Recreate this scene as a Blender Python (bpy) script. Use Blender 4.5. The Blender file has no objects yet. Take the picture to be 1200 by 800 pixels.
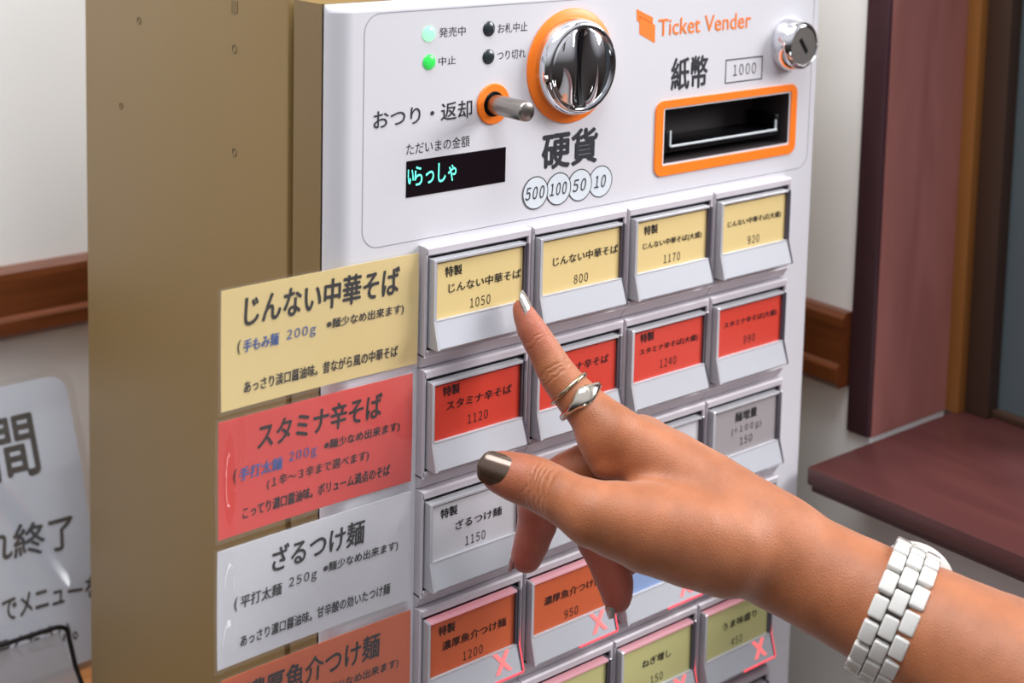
import bpy, bmesh, math, random
import numpy as np
from mathutils import Vector, Matrix

# ------------------------------------------------------------------ set-up
# Working unit: one button pitch (60 mm). Origin: top-left corner of the button
# bank on its front face. X right along the front, Y into the machine, Z up.
U = 0.06
Z0 = 1.36
scene = bpy.context.scene
COL = scene.collection


def W(p):
    return Vector((p[0] * U, p[1] * U, p[2] * U + Z0))


def lin(r, g, b):
    f = lambda c: (c / 255 / 12.92) if c / 255 <= 0.04045 else ((c / 255 + 0.055) / 1.055) ** 2.4
    return (f(r), f(g), f(b), 1.0)


# camera
CAMR = Vector((0.76627268, -0.64209897, 0.02313186))
CAMD = Vector((-0.05670599, -0.10344602, -0.9930173))
CAMF = Vector((0.64000829, 0.75961031, -0.11567872))
CAMP = Vector((-6.40281, -8.52644, 2.93708))
cd = bpy.data.cameras.new('camera')
cam = bpy.data.objects.new('camera', cd)
COL.objects.link(cam)
M = Matrix.Identity(4)
for i in range(3):
    M[i][0], M[i][1], M[i][2], M[i][3] = CAMR[i], -CAMD[i], -CAMF[i], W(CAMP)[i]
cam.matrix_world = M
cd.sensor_width = 36.0
cd.lens = 1800.742 / 1200 * 36
cd.shift_x = -0.00365
cd.shift_y = -0.32148
cd.clip_start = 0.02
cd.clip_end = 60
cd.dof.use_dof = True
cd.dof.focus_distance = 11.3 * U
cd.dof.aperture_fstop = 9.0
scene.camera = cam

# world: soft room light, brighter from above than from below
wd = bpy.data.worlds.new('world')
scene.world = wd
wd.use_nodes = True
nt = wd.node_tree
nt.nodes.clear()
wo = nt.nodes.new('ShaderNodeOutputWorld')
bg = nt.nodes.new('ShaderNodeBackground')
tc = nt.nodes.new('ShaderNodeTexCoord')
sp = nt.nodes.new('ShaderNodeSeparateXYZ')
mr = nt.nodes.new('ShaderNodeMapRange')
cr = nt.nodes.new('ShaderNodeValToRGB')
nt.links.new(tc.outputs['Generated'], sp.inputs[0])
nt.links.new(sp.outputs['Z'], mr.inputs['Value'])
mr.inputs['From Min'].default_value = -1
mr.inputs['From Max'].default_value = 1
nt.links.new(mr.outputs[0], cr.inputs[0])
e = cr.color_ramp.elements
e[0].position, e[0].color = 0.30, (0.03, 0.02, 0.016, 1)
e[1].position, e[1].color = 0.72, (1.15, 1.15, 1.22, 1)
k = e.new(0.50); k.color = (0.10, 0.09, 0.09, 1)
nt.links.new(cr.outputs[0], bg.inputs[0])
bg.inputs[1].default_value = 0.74
nt.links.new(bg.outputs[0], wo.inputs[0])


def area(name, loc, target, sx, sy, watts, col):
    l = bpy.data.lights.new(name, 'AREA')
    l.shape = 'RECTANGLE'
    l.size, l.size_y = sx * U, sy * U
    l.energy = watts
    l.color = col
    o = bpy.data.objects.new(name, l)
    COL.objects.link(o)
    o.location = W(loc)
    o.rotation_euler = (W(target) - W(loc)).to_track_quat('-Z', 'Y').to_euler()
    return o


# daylight through the open half of the window in the right wall
area('window_daylight', (24.0, -14.0, 12.5), (1.0, 0.0, -1.0), 12, 12, 36.0, (1.0, 0.985, 0.985))
# unseen light added low behind the viewer for glare on the laminated sheets
area('glare_light', (-6.0, -23.4, -11.8), (-1.0, 2.0, -2.5), 1.6, 5.0, 1.1, (0.96, 0.98, 1.0))
# ceiling lamp of the shop
area('ceiling_lamp', (-3.0, -2.5, 19.0), (0.5, 0.0, -2.0), 16, 10, 20.0, (0.96, 0.98, 1.0))

scene.view_settings.view_transform = 'Standard'
scene.view_settings.look = 'None'
scene.view_settings.gamma = 1
scene.view_settings.exposure = 0.0
scene.view_settings.use_curve_mapping = False


# ------------------------------------------------------------------ materials
def mat(name, col, rough=0.5, metal=0.0, coat=0.0, spec=0.5, noise=None, bump=None, emit=None,
        trans=0.0, sss=0.0, alpha=1.0):
    m = bpy.data.materials.new(name)
    m.use_nodes = True
    t = m.node_tree
    b = t.nodes['Principled BSDF']
    b.inputs['Base Color'].default_value = col
    b.inputs['Roughness'].default_value = rough
    b.inputs['Metallic'].default_value = metal
    b.inputs['Coat Weight'].default_value = coat
    b.inputs['Coat Roughness'].default_value = 0.06
    b.inputs['Specular IOR Level'].default_value = spec
    b.inputs['Transmission Weight'].default_value = trans
    b.inputs['Alpha'].default_value = alpha
    if sss:
        b.inputs['Subsurface Weight'].default_value = sss
        b.inputs['Subsurface Radius'].default_value = (1.0, 0.35, 0.2)
        b.inputs['Subsurface Scale'].default_value = 0.006
    if emit:
        b.inputs['Emission Color'].default_value = emit[0]
        b.inputs['Emission Strength'].default_value = emit[1]
    if noise:  # (scale, other colour, amount)
        c = t.nodes.new('ShaderNodeTexCoord')
        n = t.nodes.new('ShaderNodeTexNoise')
        n.inputs['Scale'].default_value = noise[0]
        n.inputs['Detail'].default_value = 4
        mx = t.nodes.new('ShaderNodeMix')
        mx.data_type = 'RGBA'
        mx.inputs['A'].default_value = col
        mx.inputs['B'].default_value = noise[1]
        ml = t.nodes.new('ShaderNodeMath')
        ml.operation = 'MULTIPLY'
        ml.inputs[1].default_value = noise[2]
        t.links.new(c.outputs['Object'], n.inputs['Vector'])
        t.links.new(n.outputs['Fac'], ml.inputs[0])
        t.links.new(ml.outputs[0], mx.inputs['Factor'])
        t.links.new(mx.outputs['Result'], b.inputs['Base Color'])
    if bump:  # (scale, strength)
        c = t.nodes.new('ShaderNodeTexCoord')
        n = t.nodes.new('ShaderNodeTexNoise')
        n.inputs['Scale'].default_value = bump[0]
        n.inputs['Detail'].default_value = 3
        bp = t.nodes.new('ShaderNodeBump')
        bp.inputs['Strength'].default_value = bump[1]
        bp.inputs['Distance'].default_value = 0.001
        t.links.new(c.outputs['Object'], n.inputs['Vector'])
        t.links.new(n.outputs['Fac'], bp.inputs['Height'])
        t.links.new(bp.outputs[0], b.inputs['Normal'])
    return m


def wood(name, c1, c2, rough=0.35, axis=(1, 12, 12), scale=14.0, coat=0.2):
    m = mat(name, c1, rough, coat=coat)
    t = m.node_tree
    b = t.nodes['Principled BSDF']
    c = t.nodes.new('ShaderNodeTexCoord')
    mp = t.nodes.new('ShaderNodeMapping')
    mp.inputs['Scale'].default_value = axis
    n = t.nodes.new('ShaderNodeTexNoise')
    n.inputs['Scale'].default_value = scale
    n.inputs['Detail'].default_value = 6
    n.inputs['Distortion'].default_value = 0.6
    r = t.nodes.new('ShaderNodeValToRGB')
    r.color_ramp.elements[0].position, r.color_ramp.elements[0].color = 0.3, c2
    r.color_ramp.elements[1].position, r.color_ramp.elements[1].color = 0.7, c1
    t.links.new(c.outputs['Object'], mp.inputs['Vector'])
    t.links.new(mp.outputs[0], n.inputs['Vector'])
    t.links.new(n.outputs['Fac'], r.inputs[0])
    t.links.new(r.outputs[0], b.inputs['Base Color'])
    return m


def film(name, gloss=0.10, milky=0.08, rough=0.08, tint=(1, 1, 1, 1)):
    m = bpy.data.materials.new(name)
    m.use_nodes = True
    t = m.node_tree
    t.nodes.clear()
    o = t.nodes.new('ShaderNodeOutputMaterial')
    tr = t.nodes.new('ShaderNodeBsdfTransparent')
    tr.inputs[0].default_value = tint
    gl = t.nodes.new('ShaderNodeBsdfGlossy')
    gl.inputs['Roughness'].default_value = rough
    df = t.nodes.new('ShaderNodeBsdfDiffuse')
    df.inputs[0].default_value = (0.85, 0.85, 0.87, 1)
    m1 = t.nodes.new('ShaderNodeMixShader')
    m1.inputs[0].default_value = milky
    m2 = t.nodes.new('ShaderNodeMixShader')
    lw = t.nodes.new('ShaderNodeLayerWeight')
    lw.inputs['Blend'].default_value = 0.35
    pw = t.nodes.new('ShaderNodeMath')
    pw.operation = 'MULTIPLY_ADD'
    pw.inputs[1].default_value = gloss * .5
    pw.inputs[2].default_value = gloss * .2
    fr = pw
    t.links.new(lw.outputs['Facing'], pw.inputs[0])
    t.links.new(tr.outputs[0], m1.inputs[1])
    t.links.new(df.outputs[0], m1.inputs[2])
    t.links.new(fr.outputs[0], m2.inputs[0])
    t.links.new(m1.outputs[0], m2.inputs[1])
    t.links.new(gl.outputs[0], m2.inputs[2])
    t.links.new(m2.outputs[0], o.inputs[0])
    return m


MT = {}
MT['white'] = mat('white_plastic', lin(214, 213, 219), 0.40, bump=(900, 0.02))
MT['bank'] = mat('bank_plastic', lin(197, 191, 198), 0.35)
MT['beige'] = mat('shaded_beige', lin(134, 108, 64), 0.45, noise=(4, lin(126, 104, 64), 0.6))  # olive-beige of cabinet and door, with their side's warm shade in the colour
MT['gap'] = mat('dark_gap', lin(24, 22, 28), 0.6)
MT['dark'] = mat('black_plastic', lin(12, 11, 15), 0.35, spec=.25)
MT['orange'] = mat('orange_plastic', lin(255, 128, 28), 0.4)
MT['chrome'] = mat('chrome', lin(225, 226, 230), 0.05, 1.0)
MT['steel'] = mat('brushed_steel', lin(165, 158, 152), 0.28, 1.0)
MT['lockface'] = mat('lock_face_metal', lin(135, 130, 128), 0.42, 0.9)
MT['ink'] = mat('black_ink', lin(18, 16, 20), 0.6)
MT['greyink'] = mat('grey_ink', lin(34, 36, 44), 0.6)
MT['blueink'] = mat('blue_ink', lin(58, 92, 160), 0.6)
MT['orangeink'] = mat('orange_ink', lin(255, 128, 40), 0.5)
MT['coinfill'] = mat('pale_blue_print', lin(215, 223, 230), 0.5)
MT['groove'] = mat('panel_groove', lin(150, 148, 156), 0.6)
MT['ledoff'] = mat('dark_lamp', lin(42, 50, 54), 0.25)
MT['ledon'] = mat('green_lamp', lin(60, 220, 110), 0.3, emit=((0.36, 1.0, 0.5, 1), 1.3))
MT['ledmid'] = mat('dim_green_lamp', lin(40, 190, 70), 0.3, emit=((0.05, 0.65, 0.12, 1), 0.55))
MT['screen'] = mat('display_glass', lin(22, 14, 20), 0.25, spec=0.15)
MT['cyan'] = mat('cyan_glow', lin(70, 235, 210), 0.5, emit=((0.22, 0.95, 0.78, 1), 1.1))
MT['yellow'] = mat('yellow_paper', lin(224, 200, 138), 0.55, coat=0.15)
MT['red'] = mat('red_paper', lin(208, 58, 40), 0.55, coat=0.15)
MT['signred'] = mat('coral_red_paper', lin(214, 68, 62), 0.55)
MT['paper'] = mat('white_paper', lin(206, 206, 212), 0.55, coat=0.15)
MT['greypaper'] = mat('grey_paper', lin(156, 150, 153), 0.55, coat=0.15)
MT['orangepaper'] = mat('orange_paper', lin(204, 92, 46), 0.55, coat=0.15)
MT['greenpaper'] = mat('olive_green_paper', lin(196, 192, 130), 0.55, coat=0.25)
MT['bluepaper'] = mat('blue_paper', lin(140, 165, 210), 0.55, coat=0.25)
MT['lip'] = mat('white_key_lip', lin(178, 180, 187), 0.25, coat=0.2)
MT['clear'] = mat('clear_acrylic', (0.97, 0.97, 0.98, 1), 0.06, trans=0.75, spec=0.6)
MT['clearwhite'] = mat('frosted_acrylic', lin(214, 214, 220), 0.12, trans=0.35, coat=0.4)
MT['refraction'] = mat('acrylic_dark_refraction', lin(84, 80, 90), 0.15, coat=0.4)  # clear acrylic whose dark refraction is painted as an opaque grey
MT['redglow'] = mat('red_edge_glow', lin(250, 70, 80), 0.3, emit=((1.0, 0.10, 0.13, 1), 0.75))  # sold-out light leaking from the acrylic edge, painted as emission
MT['redmark'] = mat('red_segment', lin(255, 110, 110), 0.4, emit=((1.0, 0.16, 0.16, 1), 0.75))
MT['pinkrim'] = mat('pink_lit_acrylic', lin(235, 190, 200), 0.15, trans=0.3, emit=((0.9, 0.25, 0.3, 1), 0.12))  # red glow piped through the clear rim, painted as pink tint and emission
MT['film'] = film('laminate_film', gloss=.08, milky=0.02, rough=.04)
MT['wall'] = mat('white_wall', lin(240, 239, 237), 0.7, bump=(260, 0.06))
MT['rail'] = wood('brown_wood', lin(116, 61, 29), lin(92, 45, 19), axis=(1, 14, 14), scale=16)
MT['railr'] = wood('brown_wood_side', lin(116, 61, 29), lin(92, 45, 19), axis=(14, 1, 14), scale=16)
MT['maroon'] = wood('maroon_paint', lin(160, 104, 98), lin(140, 88, 82), axis=(5, 5, 1), scale=10, rough=0.42, coat=0.1)
MT['sill'] = wood('maroon_sill', lin(88, 48, 46), lin(74, 39, 38), axis=(5, 1, 5), scale=10, rough=0.40, coat=0.15)
MT['plum'] = wood('plum_paint', lin(72, 46, 54), lin(62, 38, 46), axis=(5, 5, 1), scale=10, rough=0.4, coat=0.1)
MT['sash'] = mat('dark_brown_sash', lin(62, 44, 34), 0.4)
MT['amber'] = mat('amber_wood', lin(140, 92, 44), 0.4)
MT['pane'] = mat('window_pane', lin(78, 88, 92), 0.12, spec=0.4)
MT['floor'] = wood('floor_wood', lin(90, 64, 48), lin(70, 48, 36), axis=(1, 10, 1), scale=3)
MT['counter'] = wood('counter_wood', lin(190, 128, 66), lin(160, 100, 50), axis=(1, 10, 10), scale=8)
MT['wire'] = mat('black_wire', lin(35, 32, 34), 0.35, 0.6)
MT['acryl'] = film('grey_acrylic', 0.08, 0.22, 0.1, (0.60, 0.57, 0.58, 1))
MT['ceramic'] = mat('white_ceramic', lin(206, 204, 199), 0.10, coat=0.8)
MT['linkgap'] = mat('bracelet_core', lin(70, 58, 50), 0.5)
MT['silver'] = mat('silver', lin(205, 198, 186), 0.16, 1.0)
MT['gold'] = mat('pale_gold', lin(190, 176, 150), 0.2, 1.0)
MT['nailbrown'] = mat('brown_polish', lin(98, 78, 58), 0.22, 0.55, coat=0.8, noise=(260, lin(70, 52, 46), 0.9))
MT['nailsilver'] = mat('silver_polish_glint', lin(200, 198, 196), 0.25, 0.6, coat=0.8, noise=(700, lin(90, 85, 80), 0.8))  # silver polish; on the index nail a reflection put into the colour
MT['nailbare'] = mat('dark_red_polish', lin(130, 62, 52), 0.3, coat=0.6)


# ------------------------------------------------------------------ builders
def thing(name, label, cat, base, group=None, kind=None):
    o = bpy.data.objects.new(name, None)
    o.empty_display_size = 0.02
    COL.objects.link(o)
    o.location = W(base)
    if label:
        o['label'] = label
        o['category'] = cat
    if group:
        o['group'] = group
    if kind:
        o['kind'] = kind
    return o


def wloc(o):
    v = Vector((0, 0, 0))
    while o is not None:
        v += o.location
        o = o.parent
    return v


def obj(name, me, m=None, parent=None, at=None, label=None):
    """link a mesh whose vertices are world metres as a child of parent, origin at `at` (working units)"""
    origin = W(at) if at is not None else (wloc(parent) if parent else Vector((0, 0, 0)))
    me.transform(Matrix.Translation(-origin))
    o = bpy.data.objects.new(name, me)
    if m is not None:
        if isinstance(m, (list, tuple)):
            for x in m:
                me.materials.append(x)
        else:
            me.materials.append(m)
    COL.objects.link(o)
    if parent:
        o.parent = parent
        o.location = origin - wloc(parent)
    else:
        o.location = origin
    if label:
        o['label'] = label
    return o


class B:
    """collects shapes, in working units"""

    def __init__(s):
        s.v, s.f, s.mi = [], [], []

    def add(s, v, f, mi=0):
        n = len(s.v)
        s.v += [tuple(p) for p in v]
        s.f += [tuple(i + n for i in q) for q in f]
        s.mi += [mi] * len(f)
        return s

    def box(s, a, b, bev=0.0, mi=0, seg=2):
        bm = bmesh.new()
        bmesh.ops.create_cube(bm, size=1)
        for v in bm.verts:
            for i in range(3):
                v.co[i] = a[i] + (v.co[i] + 0.5) * (b[i] - a[i])
        if bev:
            bmesh.ops.bevel(bm, geom=bm.edges[:], offset=bev, segments=seg, affect='EDGES', profile=0.5)
        s.bm(bm, mi)
        return s

    def bm(s, bm, mi=0):
        bm.verts.index_update()
        s.add([v.co[:] for v in bm.verts], [[v.index for v in f.verts] for f in bm.faces], mi)
        bm.free()

    def prism(s, prof, axis, a, b, mi=0):
        """profile of 2D points extruded along axis ('x': (y,z), 'z': (x,y), 'y': (x,z))"""
        n = len(prof)

        def P(q, t):
            return {'x': (t, q[0], q[1]), 'z': (q[0], q[1], t), 'y': (q[0], t, q[1])}[axis]
        v = [P(q, a) for q in prof] + [P(q, b) for q in prof]
        f = [(i, (i + 1) % n, (i + 1) % n + n, i + n) for i in range(n)]
        f += [tuple(range(n - 1, -1, -1)), tuple(range(n, 2 * n))]
        return s.add(v, f, mi)

    def lathe(s, c, axis, prof, seg=48, mi=0, closed=False):
        """prof: (radius, distance along axis); axis a direction"""
        ax = Vector(axis).normalized()
        u = ax.orthogonal().normalized()
        w = ax.cross(u)
        v, f = [], []
        for r, h in prof:
            for k in range(seg):
                t = 2 * math.pi * k / seg
                v.append(Vector(c) + ax * h + (u * math.cos(t) + w * math.sin(t)) * r)
        n = len(prof)
        for i in range(n - 1 if not closed else n):
            j = (i + 1) % n
            for k in range(seg):
                l = (k + 1) % seg
                f.append((i * seg + k, i * seg + l, j * seg + l, j * seg + k))
        if not closed:
            f.append(tuple(range(seg - 1, -1, -1)))
            f.append(tuple((n - 1) * seg + k for k in range(seg)))
        return s.add(v, f, mi)

    def tube(s, pts, r, seg=10, mi=0):
        pts = [Vector(p) for p in pts]
        v, f = [], []
        prev = None
        for i, p in enumerate(pts):
            d = (pts[min(i + 1, len(pts) - 1)] - pts[max(i - 1, 0)]).normalized()
            u = d.orthogonal().normalized() if prev is None else (prev - d * prev.dot(d)).normalized()
            prev = u
            w = d.cross(u)
            for k in range(seg):
                t = 2 * math.pi * k / seg
                v.append(p + (u * math.cos(t) + w * math.sin(t)) * r)
        for i in range(len(pts) - 1):
            for k in range(seg):
                l = (k + 1) % seg
                f.append((i * seg + k, i * seg + l, (i + 1) * seg + l, (i + 1) * seg + k))
        f.append(tuple(range(seg - 1, -1, -1)))
        f.append(tuple((len(pts) - 1) * seg + k for k in range(seg)))
        return s.add(v, f, mi)

    def mesh(s, name, smooth=None):
        me = bpy.data.meshes.new(name)
        me.from_pydata([W(p) for p in s.v], [], s.f)
        for p, i in zip(me.polygons, s.mi):
            p.material_index = i
        bm = bmesh.new()
        bm.from_mesh(me)
        bmesh.ops.recalc_face_normals(bm, faces=bm.faces[:])
        bm.to_mesh(me)
        bm.free()
        if smooth:
            me.shade_smooth()
            me.set_sharp_from_angle(angle=math.radians(smooth))
        me.update()
        return me

    def build(s, name, m, parent=None, at=None, smooth=None, label=None):
        return obj(name, s.mesh(name, smooth), m, parent, at, label)


def rrect(x0, x1, z0, z1, r, n=8):
    pts = []
    for cx, cz, a in ((x1 - r, z1 - r, 0), (x0 + r, z1 - r, 90), (x0 + r, z0 + r, 180), (x1 - r, z0 + r, 270)):
        for k in range(n + 1):
            t = math.radians(a + 90 * k / n)
            pts.append((cx + r * math.cos(t), cz + r * math.sin(t)))
    return pts


def ring_prism(b, outer, inner, y0, y1, mi=0):
    """flat ring between two outlines with equal counts, extruded along Y"""
    n = len(outer)
    v = [(p[0], y, p[1]) for y in (y0, y1) for o in (outer, inner) for p in o]
    f = []
    for i in range(n):
        j = (i + 1) % n
        f += [(i, j, n + j, n + i), (2 * n + i, 3 * n + i, 3 * n + j, 2 * n + j),
              (i, 2 * n + i, 2 * n + j, j), (n + i, n + j, 3 * n + j, 3 * n + i)]
    return b.add(v, f, mi)


def glyphs(s, bold=0.0, shear=0.0, space=1.0):
    c = bpy.data.curves.new('lettering', 'FONT')
    c.body = s.translate({ord(a): ord(w) for a, w in zip('0123456789g+', '０１２３４５６７８９ｇ＋')})
    c.resolution_u = 3
    c.offset = bold
    c.shear = shear
    c.space_character = space
    o = bpy.data.objects.new('lettering', c)
    COL.objects.link(o)
    bpy.context.view_layer.update()
    dg = bpy.context.evaluated_depsgraph_get()
    me = bpy.data.meshes.new_from_object(o.evaluated_get(dg))
    COL.objects.unlink(o)
    bpy.data.objects.remove(o)
    bpy.data.curves.remove(c)
    v = [tuple(p.co[:2]) for p in me.vertices]
    f = [tuple(p.vertices) for p in me.polygons]
    bpy.data.meshes.remove(me)
    return v, f


def put(b, s, x0, x1, zb, h, y, mi=0, bold=0.0, shear=0.0, xf=None, tilt=0.0, space=1.0):
    """fit lettering into x0..x1, baseline box zb..zb+h, lying in front of plane y"""
    v, f = glyphs(s, 0.0, shear, .62 if s.isascii() and s[0].isdigit() else space)
    if xf:  # finer faces so the print can follow a bent sheet
        bm = bmesh.new()
        vv = [bm.verts.new((p[0], p[1], 0)) for p in v]
        for q in f:
            try:
                bm.faces.new([vv[i] for i in q])
            except ValueError:
                pass
        bmesh.ops.triangulate(bm, faces=bm.faces[:])
        for _ in range(3):
            el = [e_ for e_ in bm.edges if e_.calc_length() > .22]
            if not el:
                break
            bmesh.ops.subdivide_edges(bm, edges=el, cuts=1)
            bmesh.ops.triangulate(bm, faces=bm.faces[:])
        bm.verts.index_update()
        v = [tuple(p.co[:2]) for p in bm.verts]
        f = [tuple(p.index for p in q.verts) for q in bm.faces]
        bm.free()
    ax0, ax1 = min(p[0] for p in v), max(p[0] for p in v)
    az0, az1 = min(p[1] for p in v), max(p[1] for p in v)
    d = max(0.0, bold) * .62 * h / max(.5, az1 - az0)
    for kk, (dx, dz) in enumerate([(0, 0)] if not d else [(-d, 0), (d, 0), (0, d), (0, -d)]):
        out = []
        for p in v:
            x = x0 + d + dx + (p[0] - ax0) / (ax1 - ax0) * (x1 - x0 - 2 * d)
            z = zb + dz + (p[1] - az0) / (az1 - az0) * h + tilt * (x - x0)
            q = xf(x, z) if xf else (x, y, z)
            out.append((q[0], q[1] - .0006 * kk, q[2]))
        b.add(out, f, mi)
    return b


# ------------------------------------------------------------------ the room
def struct(o, label=None):
    o['kind'] = 'structure'
    return o


FL = -Z0 / U
TOP = 18.0
b = B(); b.box((-30, -40, FL - 1), (8, 7.5, FL))
struct(b.build('floor', MT['floor']))
b = B(); b.box((-30, 6.5, FL), (6.6, 7.5, TOP))
struct(b.build('wall_back', MT['wall']))
b = B()
b.box((5.4, 0.06, FL), (6.6, 6.5, TOP))
b.box((5.4, -40, FL), (6.6, 0.06, -2.93))
b.box((5.4, -40, 10.5), (6.6, 0.06, TOP))
struct(b.build('wall_right', MT['wall']))


def rail_prof(z0, z1, d):
    h = z1 - z0
    p = [(0, z0), (d * .75, z0), (d, z0 + .06), (d, z0 + h * .27), (d * .93, z0 + h * .30), (d * .72, z0 + h * .33),
         (d * .72, z1 - .12), (d * .66, z1 - .05), (d * .45, z1), (0, z1)]
    return p


b = B(); b.prism([(6.5 - a, z) for a, z in rail_prof(-2.30, -1.575, .22)], 'x', -30, 5.4)
struct(b.build('trim_1', MT['rail']))
b = B(); b.prism([(5.4 - a, z) for a, z in rail_prof(-2.30, -1.565, .22)], 'y', .335, 6.28)
struct(b.build('trim_2', MT['railr']))

# window in the right wall
win = thing('window_1', None, None, (5.4, -8, -2.735), kind='structure')
b = B()
b.box((5.35, .055, -2.735), (5.42, .315, 11), .015)
b.build('casing', MT['plum'], win, smooth=40)
b = B(); b.box((5.40, .045, -2.735), (6.62, .075, 10.5))
b.build('jamb', MT['maroon'], win)
b = B()
b.box((6.60, -.10, -2.735), (6.74, .075, 10.5), .01)
b.build('amber_stop', MT['amber'], win, smooth=40)
b = B(); b.box((4.37, -40, -2.91), (6.9, -.012, -2.735), .025)
b.box((4.43, -40, -2.99), (5.4, -.02, -2.90), .02)
b.build('sill', MT['sill'], win, smooth=40)
b = B()
b.box((6.72, -.36, -2.735), (6.98, .075, 10.5), .015)
b.box((6.80, -1.3, -2.735), (6.98, -.30, -2.66), .01)
b.box((6.78, -1.45, -2.735), (6.98, -1.25, 10.5), .015)
b.build('sash', MT['sash'], win, smooth=40)
b = B(); b.box((6.90, -1.3, -2.68), (6.94, -.30, 10.5))
b.build('pane', MT['pane'], win)

# ------------------------------------------------------------------ ticket machine
mach = thing('ticket_machine',
             'white and beige ticket vending machine with rows of coloured menu buttons',
             'ticket machine', (1.8, 2.0, FL))
PY = 0.09          # plane of the front panel
XL, XR, ZT = -0.72, 4.385, 1.75
ZB = -7.2
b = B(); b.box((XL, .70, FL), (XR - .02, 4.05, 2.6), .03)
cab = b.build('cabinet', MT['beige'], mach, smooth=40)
for y, z, s in ((2.999, 1.343, .03), (3.338, .583, .028), (1.444, 1.301, .032), (1.441, .522, .03)):
    q = B(); q.lathe((XL - .004, y, z), (1, 0, 0), [(s * 1.1, 0), (s * 1.1, .004), (s * .8, .004), (s * .8, 0)], 20, closed=True)
    q.build('knockout', mat('knockout_edge', lin(118, 98, 64), .6) if 'kn' not in MT else MT['kn'], cab)
q = B(); q.box((XL - .004, 1.40, 1.57), (XL + .01, 1.49, 1.66))
q.build('square_knockout', mat('knockout_patch', lin(128, 106, 68), .6), cab)
b = B(); b.box((XL + .10, .5, ZB), (XR - .15, .8, ZT - .05))
b.build('hinge_strip', MT['gap'], mach)
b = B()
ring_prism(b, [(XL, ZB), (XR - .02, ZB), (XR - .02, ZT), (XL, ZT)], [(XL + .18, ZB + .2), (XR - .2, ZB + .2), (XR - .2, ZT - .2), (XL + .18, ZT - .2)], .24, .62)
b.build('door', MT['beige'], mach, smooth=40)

# front panel with a rounded left edge, an opening for the bill inlet and a bevelled top
SX0, SX1, SZ0, SZ1 = 2.46, 4.012, .288, .735


def panel_prof(x0, x1, left=False, right=False):
    p = []
    if left:
        for k in range(13):
            t = math.radians(90 * k / 12)
            p.append((x0 + .15 - .15 * math.cos(t), PY + .15 - .15 * math.sin(t)))
    else:
        p.append((x0, PY))
    if right:
        for k in range(6):
            t = math.radians(90 * k / 5)
            p.append((x1 - .03 + .03 * math.sin(t), PY + .03 - .03 * math.cos(t)))
    else:
        p.append((x1, PY))
    p += [(x1, .26), (x0, .26)]
    return p


b = B()
ZQ = ZT - .05
b.prism(panel_prof(XL, SX0, True), 'z', ZB, ZQ)
b.prism(panel_prof(SX0, SX1), 'z', ZB, SZ0)
b.prism(panel_prof(SX0, SX1), 'z', SZ1, ZQ)
b.prism(panel_prof(SX1, XR, False, True), 'z', ZB, ZQ)
# rounded top edge
pr = panel_prof(XL, XR, True, True)
n = len(pr)
v, f = [], []
for k in range(6):
    t = math.radians(90 * k / 5)
    ins = .05 * (1 - math.cos(t))
    for x, y in pr:
        xx = x + (ins if x < 0 else -ins) * (1 if y < .2 else 0)
        v.append((xx, y + ins if y < .25 else y, ZQ + .05 * math.sin(t)))
for k in range(5):
    for i in range(n):
        j = (i + 1) % n
        f.append((k * n + i, k * n + j, (k + 1) * n + j, (k + 1) * n + i))
f.append(tuple(5 * n + i for i in range(n)))
b.add(v, f)
panel = b.build('front_panel', MT['white'], mach, smooth=35)

# fine groove round the upper panel
b = B()
out = rrect(-.492, 4.30, .035, 1.69, .14)
inn = rrect(-.486, 4.294, .041, 1.684, .134)
ring_prism(b, out, inn, PY - .0015, PY + .01)
b.build('groove_line', MT['groove'], panel)

TY = PY - .002
for cap in (('発売中', .150, .389, 1.483, .070, 0), ('中止', .151, .305, 1.282, .062, 0), ('お札中止', .689, .974, 1.477, .072, 0),
            ('つり切れ', .689, .960, 1.277, .070, 0), ('おつり・返却', -.405, .463, .880, .130, .010),
            ('ただいまの金額', -.122, .445, .664, .085, 0), ('硬貨', 1.146, 1.727, .400, .275, .045), ('紙幣', 2.520, 2.955, .885, .265, .03)):
    b = B()
    put(b, *cap[:5], TY, bold=cap[5])
    b.build('caption', MT['greyink'], panel)
b = B()
put(b, '1000', 3.267, 3.557, .943, .098, TY)
ring_prism(b, [(3.171, .886), (3.171, 1.091), (3.640, 1.091), (3.640, .886)],
           [(3.181, .896), (3.181, 1.081), (3.630, 1.081), (3.630, .896)], TY, PY + .004)
b.build('banknote_symbol', MT['greyink'], panel)
b = B()
put(b, 'Ticket Vender', 2.357, 3.467, 1.345, .135, TY, bold=.012)
b.build('orange_caption', MT['orangeink'], panel)
b = B()
for poly in ([(2.104, 1.579), (2.290, 1.500), (2.290, 1.447), (2.146, 1.513), (2.142, 1.470), (2.112, 1.482)],
             [(2.140, 1.520), (2.318, 1.437), (2.322, 1.292), (2.143, 1.377)]):
    b.add([(x, TY, z) for x, z in poly], [tuple(range(len(poly)))])
b.build('ticket_logo', MT['orangeink'], panel)
for i, (x, s, w) in enumerate(((1.767, '10', .125), (1.547, '50', .14), (1.326, '100', .175), (1.090, '500', .19))):
    b = B()
    y = TY - .0012 * i
    b.lathe((x, y, .233), (0, -1, 0), [(.128, -.001), (.128, 0), (.120, 0), (.120, -.001)], 40, closed=True)
    b.lathe((x, y, .233), (0, -1, 0), [(.120, -.0012), (.120, -.0004)], 40, mi=1)
    put(b, s, x - w / 2 - .005, x + w / 2 - .005, .185, .098, y - .0008, shear=.22, bold=.008)
    b.build('coin_symbol', [MT['greyink'], MT['coinfill']], panel)

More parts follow.
